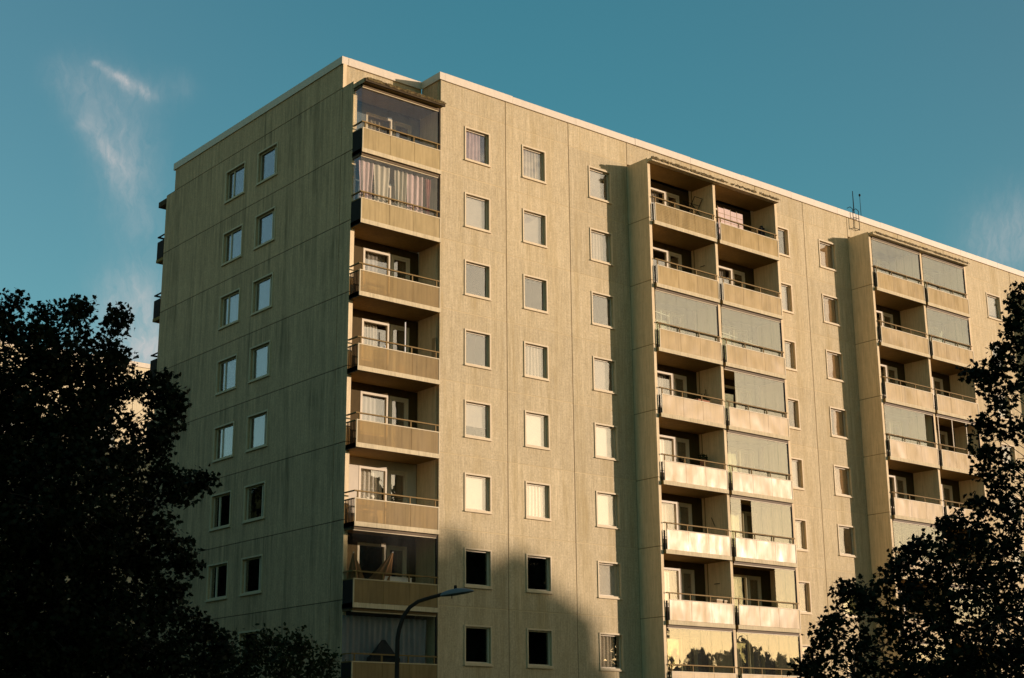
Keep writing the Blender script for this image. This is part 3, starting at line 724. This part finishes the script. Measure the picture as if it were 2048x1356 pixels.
def parasol(loc, tilt, mat, label, h=2.0, rad=.20):
    p = empty('folded_parasol', loc); p.rotation_euler = tilt; tag(p, label, 'parasol')
    MB().tube([(0, 0, 0), (0, 0, h)], .02, 6).build('pole', 'plastic_white', p)
    mb = MB(); n = 16
    for i, (zz, r) in enumerate(((.75, rad * 1.0), (.95, rad * .9), (1.4, rad * .55), (h * .98, .03))):
        for k in range(n):
            a = 2 * math.pi * k / n; rr = r * (1 + .35 * (1 if k % 2 else -1) * (1 - i / 4)); mb.v.append((rr * math.cos(a), rr * math.sin(a), zz + (.06 if k % 2 else 0) * (1 if i == 0 else 0)))
    for i in range(3):
        for k in range(n): mb.f.append((i * n + k, i * n + (k + 1) % n, (i + 1) * n + (k + 1) % n, (i + 1) * n + k))
    mb.build('canopy', mat, p); return p
parasol((1.15, .35, bz(6)), (.15, .35, 0), 'fabric_brown', 'brown folded parasol behind the glass of the corner balcony just above the curtained lowest one', 2.05, .34)
parasol((.55, .3, bz(6)), (.2, -.25, 0), 'fabric_brown', 'second brown folded parasol, leaning left in the glazed corner balcony above the lowest one', 1.85, .26)
o = MB().box(-.60, .60, -.16, .16, 0, .98).box(-.61, .61, -.17, .17, .985, 1.02).build('storage_chest', 'plastic_white', None, (2.0, .1, bz(6))); tag(o, 'white chest behind the handrail of the glazed corner balcony with folded parasols', 'chest')
cv = empty('house_reflection', (1.55, .12, bz(7))); tag(cv, 'dark pointed shape added for a house reflection in the curtained corner balcony glass', 'reflection_shape')  # solid form added to imitate a gabled house mirrored in the glass
mb = MB(); mb.v = [(-.62, -.14, 0), (.62, -.14, 0), (.62, .12, 0), (-.62, .12, 0), (-.62, -.14, 1.0), (.62, -.14, 1.0), (.62, .12, 1.0), (-.62, .12, 1.0), (-.06, -.03, 1.62), (.06, -.03, 1.62), (.06, .03, 1.62), (-.06, .03, 1.62), (-.45, -.12, 1.12), (.45, -.12, 1.12), (.45, .10, 1.12), (-.45, .10, 1.12)]
mb.f = [(0, 1, 5, 4), (1, 2, 6, 5), (2, 3, 7, 6), (3, 0, 4, 7), (4, 5, 13, 12), (5, 6, 14, 13), (6, 7, 15, 14), (7, 4, 12, 15), (12, 13, 9, 8), (13, 14, 10, 9), (14, 15, 11, 10), (15, 12, 8, 11), (8, 9, 10, 11)]
mb.build('reflection_shape', 'matte_dark', cv)
for sx in (-.5, .5): MB().box(sx - .02, sx + .02, -.02, .02, 0, .6).build('leg', 'dark_metal', cv)

def rack(loc, rz, label, tilt=.6):
    r = empty('folding_rack', loc, rz); tag(r, label, 'rack')
    for k_, sg in enumerate((-1, 1)):
        for yy in (-.25, .25): MB().tube([(-.35 * sg, yy, .0), (.35 * sg, yy, 1.0)], .017, 5).build('leg', 'dark_metal', r)
    for xx in (-.35, -.15, .15, .35): MB().tube([(xx, -.25, 1.0 if abs(xx) > .3 else .72), (xx, .25, 1.0 if abs(xx) > .3 else .72)], .014, 5).build('bar', 'dark_metal', r)
    return r
rack((17.72, -.32, bz(0) + 1.08), 1.57, 'dark folding rack hung on the dividing wall of the topmost middle balcony')
sc = empty('fabric_screen', (19.05, -.6, bz(0))); tag(sc, 'pinkish fabric screen of four panels on the top balcony of the middle bay', 'screen')
for i in range(4):
    MB().box(i * .42, i * .42 + .38, -.012, .012, .25, 1.97 + .02 * math.sin(i * 2.1)).build('screen_panel', 'fabric_pink', sc)
    MB().tube([(i * .42 - .02, 0, 0), (i * .42 - .02, 0, 2.03)], .016, 5).build('post', 'wood', sc)
for zz in (.9, 1.35, 1.7): MB().box(0, 1.64, -.022, -.014, zz, zz + .02).build('tie_band', 'wood', sc)
o = MB().box(-.12, .12, -.1, .1, -.2, 1.35).box(-.05, .05, -.05, .05, 1.351, 1.45).build('patio_heater', 'matte_dark', None, (21.85, -.7, bz(0) + .2)); tag(o, 'narrow dark bottle-shaped heater on the top balcony with the fabric screen', 'heater')
def plant(loc, label, r=.28, h=.5, leaves=120, box=False, mat='leaf_shrub'):
    p = empty('potted_plant', loc); tag(p, label, 'plant')
    if box: MB().box(-.4, .4, -.09, .09, 0, .18).build('planter', 'clay', p)
    else: MB().lathe([(0, 0), (.10, 0), (.14, .24), (.125, .24), (.12, .21), (0, .21)], 12).build('pot', 'clay', p)
    mb = MB()
    for _ in range(leaves):
        a = random.uniform(0, 6.28); rr = r * random.random() ** .5; z = .22 + h * random.random() * (1 - rr / r * .4)
        cx, cy = (random.uniform(-.4, .4), random.uniform(-.1, .1)) if box else (rr * math.cos(a), rr * math.sin(a))
        d = Vector((random.gauss(0, 1), random.gauss(0, 1), random.gauss(.3, .6))).normalized() * .07; e = d.cross(Vector((random.random(), random.random(), .3))).normalized() * .025; c = Vector((cx, cy, z))
        mb.quad(tuple(c - d), tuple(c + e), tuple(c + d), tuple(c - e))
    mb.build('foliage', mat, p); return p
plant((17.5, -.45, bz(4) + 1.15), 'bushy plant on the dividing wall of the middle bay, fifth balcony down', .2, .3, 90)
plant((16.9, -1.1, bz(3) + .80), 'planter of leafy plants behind the handrail of the middle bay, fourth balcony down', .3, .28, 110, True)
def dryer(loc, label, arms=2, h=1.9):
    d = empty('drying_stand', loc); tag(d, label, 'drying stand')
    MB().tube([(0, 0, 0), (0, 0, h)], .022, 6).build('upright', 'plastic_white', d)
    for i in range(arms): MB().tube([(-.5, 0, h - .1 - .45 * i), (.55, .05, h - .16 - .45 * i)], .018, 6).build('arm', 'plastic_white', d)
    for a in (0, 2.1, 4.2): MB().tube([(0, 0, .15), (.3 * math.cos(a), .3 * math.sin(a), 0)], .016, 5).build('foot', 'plastic_white', d)
dryer((15.0, -.75, bz(2)), 'white drying stand behind the glass of the left balcony, third down in the middle bay')
dryer((19.3, -.7, bz(2)), 'white drying stand behind the glass of the right balcony, third down in the middle bay', 1, 1.7)
dryer((20.7, -.7, bz(2)), 'bare upright drying stand farther right behind the glass, third balcony down in the middle bay', 1, 1.55)
parasol((34.75, -.75, bz(1)), (.0, .38, 0), 'plastic_white', 'white folded parasol behind the glass of the right-hand bay, second balcony down', 1.9, .17)
for (x, k, dxx, dzz, txt) in ((17.99, 1, .30, .0, 'second'), (17.99, 5, .22, -.4, 'sixth'), (17.99, 6, .32, .0, 'seventh'), (17.99, 3, .05, -.8, 'fourth')):
    o = MB().tube([(0, 0, 0), (-.03, -dxx, dzz)], .014, 5).build('wall_bracket', 'dark_metal', None, (x, -.35, bz(k) + 1.75)); tag(o, 'thin dark bracket on the dividing wall of the middle bay, %s balcony down' % txt, 'bracket')
def crate(loc, w, h, label):
    b = empty('storage_box', loc); tag(b, label, 'box')
    MB().box(-w / 2, w / 2, -.12, .12, 0, h).build('body', 'wood', b)
    MB().box(-w / 2 - .012, w / 2 + .012, -.132, .132, h + .002, h + .045).build('lid', 'trim', b)
crate((17.45, -1.0, bz(6)), .36, .98, 'wider pale box behind the handrail of the middle bay, seventh balcony down')
crate((17.80, -1.0, bz(6)), .16, .96, 'narrow pale box behind the handrail of the middle bay, seventh balcony down')

# ------------------------------------------------------------------ trees
LEAF = np.array([(0, -.5), (.10, -.30), (.42, -.34), (.30, -.12), (.52, .10), (.28, .12), (.22, .34), (0, .55), (-.22, .34), (-.28, .12), (-.52, .10), (-.30, -.12), (-.42, -.34), (-.10, -.30)])
LEAF8 = np.array([(0, -.5), (.20, -.28), (.33, 0), (.22, .28), (0, .55), (-.22, .28), (-.33, 0), (-.20, -.28)])
def leaf_mesh(name, P, Nn, S, mat, tmpl):
    n = len(P); k = len(tmpl)
    Nn = Nn / np.linalg.norm(Nn, axis=1, keepdims=True)
    ref = RNG.normal(size=(n, 3)); A = np.cross(Nn, ref); A /= np.linalg.norm(A, axis=1, keepdims=True); B = np.cross(Nn, A)
    V = P[:, None, :] + S[:, None, None] * (tmpl[None, :, 0, None] * A[:, None, :] + tmpl[None, :, 1, None] * B[:, None, :])
    bend = (np.abs(tmpl[:, 0]) ** 2)[None, :, None] * Nn[:, None, :] * S[:, None, None] * .7
    V = (V - bend).reshape(-1, 3).astype(np.float32)
    me = bpy.data.meshes.new(name); me.vertices.add(n * k); me.vertices.foreach_set('co', V.ravel())
    me.loops.add(n * k); me.loops.foreach_set('vertex_index', np.arange(n * k, dtype=np.int32))
    me.polygons.add(n); me.polygons.foreach_set('loop_start', np.arange(0, n * k, k, dtype=np.int32)); me.polygons.foreach_set('loop_total', np.full(n, k, dtype=np.int32))
    me.update(calc_edges=True); me.validate(); me.materials.append(MATS[mat]); return me
def sprigs_of(lobes, per_area, shell=.62):
    out = []; cen = []
    for x, y, z, r in lobes:
        n = max(7, int(per_area * r * r)); d = RNG.normal(size=(n, 3)); d /= np.linalg.norm(d, axis=1, keepdims=True)
        rad = r * (shell + (1 - shell) * RNG.random(n)) * (1 + .22 * RNG.random(n))
        inner = RNG.random(n) < .35; rad[inner] *= RNG.random(inner.sum()) ** .6
        out.append(np.array((x, y, z)) + d * rad[:, None] * np.array((1, 1, .92))); cen += [(x, y, z)] * n
    return np.concatenate(out), np.array(cen)
def tree(name, base, lobes, label, cat, leaf, per_area, lps, size, rs, mat, tmpl, trunk_r, fork, group=None):
    t = empty(name, base); tag(t, label, cat, group)
    b = np.array(base); sp, cen = sprigs_of(lobes, per_area)
    sp = sp - b; cen = cen - b
    mb = MB(); fk = Vector((0, 0, fork))
    mb.tube([(0, 0, -.1), (trunk_r * .2, 0, fork * .5), tuple(fk)], [trunk_r * 1.25, trunk_r, trunk_r * .85], 9)
    top = max(l[2] for l in lobes) - base[2]
    lead = [Vector((0, 0, fork))]
    for i in range(1, 5): lead.append(Vector((RNG.normal(0, .25), RNG.normal(0, .25), fork + (top - fork) * .8 * i / 4)))
    mb.tube([tuple(p) for p in lead], [trunk_r * .8, trunk_r * .6, trunk_r * .42, trunk_r * .25, trunk_r * .1], 7)
    for x, y, z, r in lobes:
        q = Vector((x, y, z)) - Vector(base); h = min(max(fork, q.z - .45 * math.hypot(q.x, q.y) - .6), top * .85)
        f_ = (h - fork) / max(.1, (top - fork) * .8) * 4; i0 = int(min(3, max(0, f_))); s = lead[i0].lerp(lead[i0 + 1], min(1, max(0, f_ - i0)))
        mid = s.lerp(q, .5) + Vector((0, 0, -.12 * (q - s).length * .5 + RNG.normal(0, .1)))
        rr = max(.010, min(trunk_r * .25, .010 + .022 * r))
        mb.tube([tuple(s), tuple(mid), tuple(q)], [rr, rr * .7, rr * .35], 5, False)
    pick = RNG.random(len(sp)) < .5
    for a, c in zip(sp[pick], cen[pick]):
        mdl = (a + c) / 2 + RNG.normal(0, .05, 3); mb.tube([tuple(c), tuple(mdl), tuple(a)], [.014, .010, .006], 3, False)
    mb.build('trunk', 'bark', t)
    n = len(sp) * lps
    P = np.repeat(sp, lps, 0); dirs = np.repeat(sp - cen, lps, 0); dirs /= np.linalg.norm(dirs, axis=1, keepdims=True) + 1e-6
    P = P + np.clip(RNG.normal(size=(n, 3)), -1.8, 1.8) * rs * np.array((1, 1, .9)) - np.array((0, 0, .04))
    Nn = RNG.normal(size=(n, 3)) * .75 + dirs * .3 + np.array((0, 0, .55))
    S = size * RNG.uniform(.6, 1.25, n)
    inst('crown', leaf_mesh('crown', P, Nn, S, mat, tmpl), t)
    return t
LL = [(-16.29,-9.71,11.63,0.24),(-16.04,-9.59,12.14,0.12),(-16.25,-10.04,11.37,0.31),(-15.57,-9.55,11.42,0.32),(-15.42,-10.04,11.93,0.12),(-15.59,-10.19,11.40,0.26),(-15.08,-9.85,11.56,0.20),(-14.81,-10.28,12.08,0.10),(-14.59,-10.16,12.18,0.10),(-14.77,-10.52,11.59,0.24),(-14.36,-10.15,11.24,0.32),(-14.06,-10.61,11.19,0.14),(-13.90,-10.67,11.71,0.12),(-13.77,-10.51,12.00,0.10),(-14.26,-10.84,10.74,0.26),(-16.61,-9.06,11.47,0.69),(-15.76,-9.90,10.44,0.92),(-15.12,-10.70,10.51,0.66),(-14.19,-10.33,10.36,0.56),(-13.64,-10.57,10.96,0.10),(-14.00,-10.85,10.53,0.17),(-13.21,-10.99,10.31,0.14),(-12.71,-10.90,10.44,0.12),(-13.57,-11.16,10.16,0.10),(-12.67,-11.26,10.03,0.10),(-12.80,-10.74,9.98,0.10),(-12.50,-11.11,9.65,0.15),(-12.74,-11.22,9.29,0.19),(-12.62,-11.50,9.87,0.10),(-13.57,-10.28,10.09,0.32),(-14.29,-10.83,9.51,0.55),(-13.44,-10.66,9.29,0.22),(-13.17,-11.34,8.97,0.26),(-12.63,-11.05,8.84,0.19),(-13.21,-10.66,8.71,0.44),(-15.35,-10.06,9.14,1.40),(-16.91,-9.17,9.09,1.66),(-14.25,-11.07,8.28,0.90),(-12.61,-10.84,8.26,0.32),(-12.47,-11.36,7.96,0.17),(-12.01,-11.36,7.98,0.10),(-11.77,-11.49,8.04,0.10),(-12.33,-11.65,7.63,0.10),(-12.84,-10.84,7.69,0.50),(-15.12,-11.02,7.15,1.72),(-16.99,-9.46,6.37,2.25),(-13.36,-10.70,6.76,0.80),(-12.81,-11.41,6.85,0.31),(-12.26,-11.12,6.51,0.17),(-12.23,-11.48,6.12,0.12),(-12.72,-10.78,6.22,0.44),(-14.10,-10.59,5.67,1.28),(-12.90,-11.48,5.55,0.43),(-12.26,-11.24,5.44,0.19),(-12.09,-11.55,6.01,0.10),(-12.44,-11.14,4.97,0.50),(-11.96,-11.61,4.73,0.24),(-11.50,-11.52,4.45,0.12),(-12.08,-11.78,4.09,0.36),(-11.34,-11.83,4.17,0.10),(-15.25,-10.10,4.73,1.89),(-13.61,-11.36,4.17,1.26),(-11.47,-11.65,3.66,0.36),(-17.28,-9.36,3.92,2.25),(-14.54,-10.40,3.08,1.89),(-12.45,-11.37,3.19,0.92)]
RL = [(-6.26,-30.24,9.22,0.10),(-6.23,-30.10,9.00,0.10),(-6.41,-30.37,8.72,0.14),(-6.19,-29.96,8.72,0.10),(-6.28,-30.20,8.25,0.21),(-6.62,-30.02,8.23,0.10),(-6.24,-29.88,8.06,0.14),(-6.53,-29.79,7.83,0.10),(-6.58,-29.53,7.88,0.10),(-6.65,-29.42,7.91,0.10),(-6.69,-29.72,7.71,0.10),(-5.99,-30.11,7.87,0.26),(-6.39,-30.03,7.52,0.14),(-6.41,-29.61,7.51,0.10),(-6.70,-29.91,7.19,0.14),(-6.63,-29.45,6.94,0.10),(-6.46,-29.53,6.95,0.10),(-6.46,-29.91,6.88,0.21),(-6.04,-30.03,6.92,0.35),(-6.71,-29.51,6.53,0.10),(-6.46,-29.53,6.47,0.14),(-6.64,-30.00,6.16,0.29),(-6.63,-29.45,6.16,0.10),(-6.44,-29.56,5.95,0.17),(-6.40,-30.01,5.60,0.52),(-6.40,-29.44,5.59,0.21),(-6.97,-29.48,5.61,0.10),(-6.99,-29.09,5.37,0.14),(-6.94,-28.80,5.32,0.10),(-7.05,-29.35,5.12,0.26),(-6.43,-29.58,4.90,0.61),(-6.83,-28.79,4.95,0.30),(-7.30,-28.62,4.97,0.12),(-7.26,-28.34,4.92,0.10),(-7.52,-28.84,4.56,0.34),(-7.55,-28.28,4.70,0.10),(-7.47,-28.05,4.56,0.14),(-6.92,-29.18,4.40,0.70),(-7.31,-28.26,4.30,0.35),(-7.90,-28.14,4.31,0.14),(-7.89,-27.82,4.21,0.12),(-7.91,-27.47,4.29,0.10),(-8.14,-27.49,4.19,0.10),(-7.76,-27.49,4.00,0.23),(-7.73,-28.03,3.87,0.40),(-7.48,-28.73,3.75,0.60),(-6.70,-29.53,3.73,0.96),(-8.21,-27.41,3.77,0.14),(-8.19,-27.11,3.63,0.10),(-8.56,-27.29,3.47,0.10),(-7.99,-27.36,3.49,0.30),(-7.76,-28.00,3.30,0.52),(-8.26,-27.18,3.16,0.23),(-8.50,-27.05,3.08,0.10),(-8.53,-26.85,2.97,0.10),(-8.63,-27.20,2.86,0.17),(-7.21,-28.75,2.95,0.87),(-8.23,-27.70,2.81,0.52),(-6.38,-29.66,2.62,1.14),(-7.52,-28.32,2.24,0.96),(-8.39,-27.18,2.43,0.43)]
RL += [(-5.2,-31.2,8.2,.9),(-4.9,-31.0,6.6,1.1),(-4.8,-31.4,4.8,1.4),(-5.0,-31.2,3.0,1.4)]
BL = [(-8.14,-6.86,4.13,0.56),(-7.42,-6.92,4.41,0.57),(-7.05,-7.49,4.53,0.54),(-6.68,-8.06,4.38,0.50),(-6.01,-7.89,4.14,0.45),(-7.09,-7.47,3.73,0.99),(-8.24,-6.80,3.46,0.85),(-6.16,-8.04,3.46,0.71),(-8.52,-6.42,4.27,0.43)]
TL = [(1.19,-9.81,3.42,0.40),(1.10,-9.46,3.33,0.38),(1.60,-9.91,3.31,0.38),(1.3,-9.7,2.7,.8)]
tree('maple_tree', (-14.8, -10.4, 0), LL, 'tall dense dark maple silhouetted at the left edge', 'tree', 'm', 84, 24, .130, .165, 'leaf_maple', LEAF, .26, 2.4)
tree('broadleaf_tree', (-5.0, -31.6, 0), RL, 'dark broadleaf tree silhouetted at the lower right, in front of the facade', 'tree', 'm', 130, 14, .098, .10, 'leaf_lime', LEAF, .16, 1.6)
tree('shrub', (-7.1, -7.5, 0), BL, 'low dark leafy shrub at the foot of the shaded gable', 'shrub', 'm', 80, 16, .12, .16, 'leaf_shrub', LEAF8, .08, 1.0)
tree('shrub', (1.3, -9.7, 0), TL, 'thin twiggy shrub tip at the bottom edge right of the lamp', 'shrub', 'm', 60, 3, .06, .10, 'leaf_shrub', LEAF8, .05, .8)

# ------------------------------------------------------------------ woods to the south-west: shade the foreground and show in the panes
def wood(name, label, spots, dens=46, size=.85):
    Pn = []; mb = MB()
    for x, y, h, r in spots:
        cz = h - r * 1.45
        n = int(dens * r * r * 4)
        d = RNG.normal(size=(n, 3)); d /= np.linalg.norm(d, axis=1, keepdims=True)
        rad = (RNG.random(n) ** .45)[:, None] * np.array((r, r, r * 1.45)) * (1 + .10 * np.sin(d[:, :1] * 7 + d[:, 1:2] * 5 + x))
        Pn.append(np.array((x, y, cz)) + d * rad)
        n2 = n // 2; lo = np.stack([x + RNG.normal(0, r * .5, n2), y + RNG.normal(0, r * .5, n2), RNG.uniform(0.3, cz, n2)], 1); Pn.append(lo)
        mb.tube([(x, y, 0), (x, y, cz)], [.3, .15], 6)
    Pn = np.concatenate(Pn); n = len(Pn)
    t = empty(name, (0, 0, 0)); tag(t, label, 'wood', kind='stuff')
    mb.build('trunk', 'bark', t); inst('crown', leaf_mesh('crown', Pn, RNG.normal(size=(n, 3)), size * RNG.uniform(.7, 1.5, n), 'leaf_maple', LEAF8), t)
TE = math.tan(SUN_EL)
def onsun(xf, dist, zs, r): return (xf + SUN_H[0] * dist, SUN_H[1] * dist, zs + dist * TE, r)
spots = [onsun(-26, 112, 9.0, 5), onsun(-17, 108, 9.6, 5), onsun(-8, 114, 9.4, 5), onsun(-1.5, 106, 8.6, 4.2), onsun(3.4, 110, 8.9, 4.0), onsun(6.6, 112, 8.9, 2.4), onsun(9.3, 108, 7.4, 1.5), onsun(10.6, 109, 5.4, 1.1),
         onsun(-12.5, 111, 9.6, 4.5), onsun(-21.5, 110, 9.4, 4.5), onsun(17, 112, -1.9, 3.4), onsun(21, 114, -2.6, 3.2), onsun(25, 118, -.9, 3.4), onsun(31, 116, -2.2, 3.4), onsun(38, 112, -1.2, 3.4), onsun(46, 116, -3.2, 3.5), onsun(55, 118, -2.6, 3.5), onsun(65, 118, -2, 4)]
wood('woodland', 'belt of tall trees far behind the photographer, mirrored in the panes', spots)
near = []
for q in np.arange(-46, -7, 5.2):
    s_ = 55 + RNG.normal(0, 1.2); x = (q * .6986 + s_ * .7155) ; y = (q * .7155 - s_ * .6986); near.append((x, y, 21.5 + RNG.normal(0, .5), 3.9))
wood('woodland', 'row of tall trees off to the right that shades the foreground', near)
belt = [(-35 + RNG.normal(0, 1.5), y_, (21.0 if y_ < 42 else 25.5) + RNG.normal(0, 1.4), 4.2 if y_ < 42 else 5.0) for y_ in np.arange(-4, 90, 6.5)]
wood('woodland', 'row of tall trees off to the left, mirrored in the gable windows', belt, 30)
SC.render.engine = 'CYCLES'
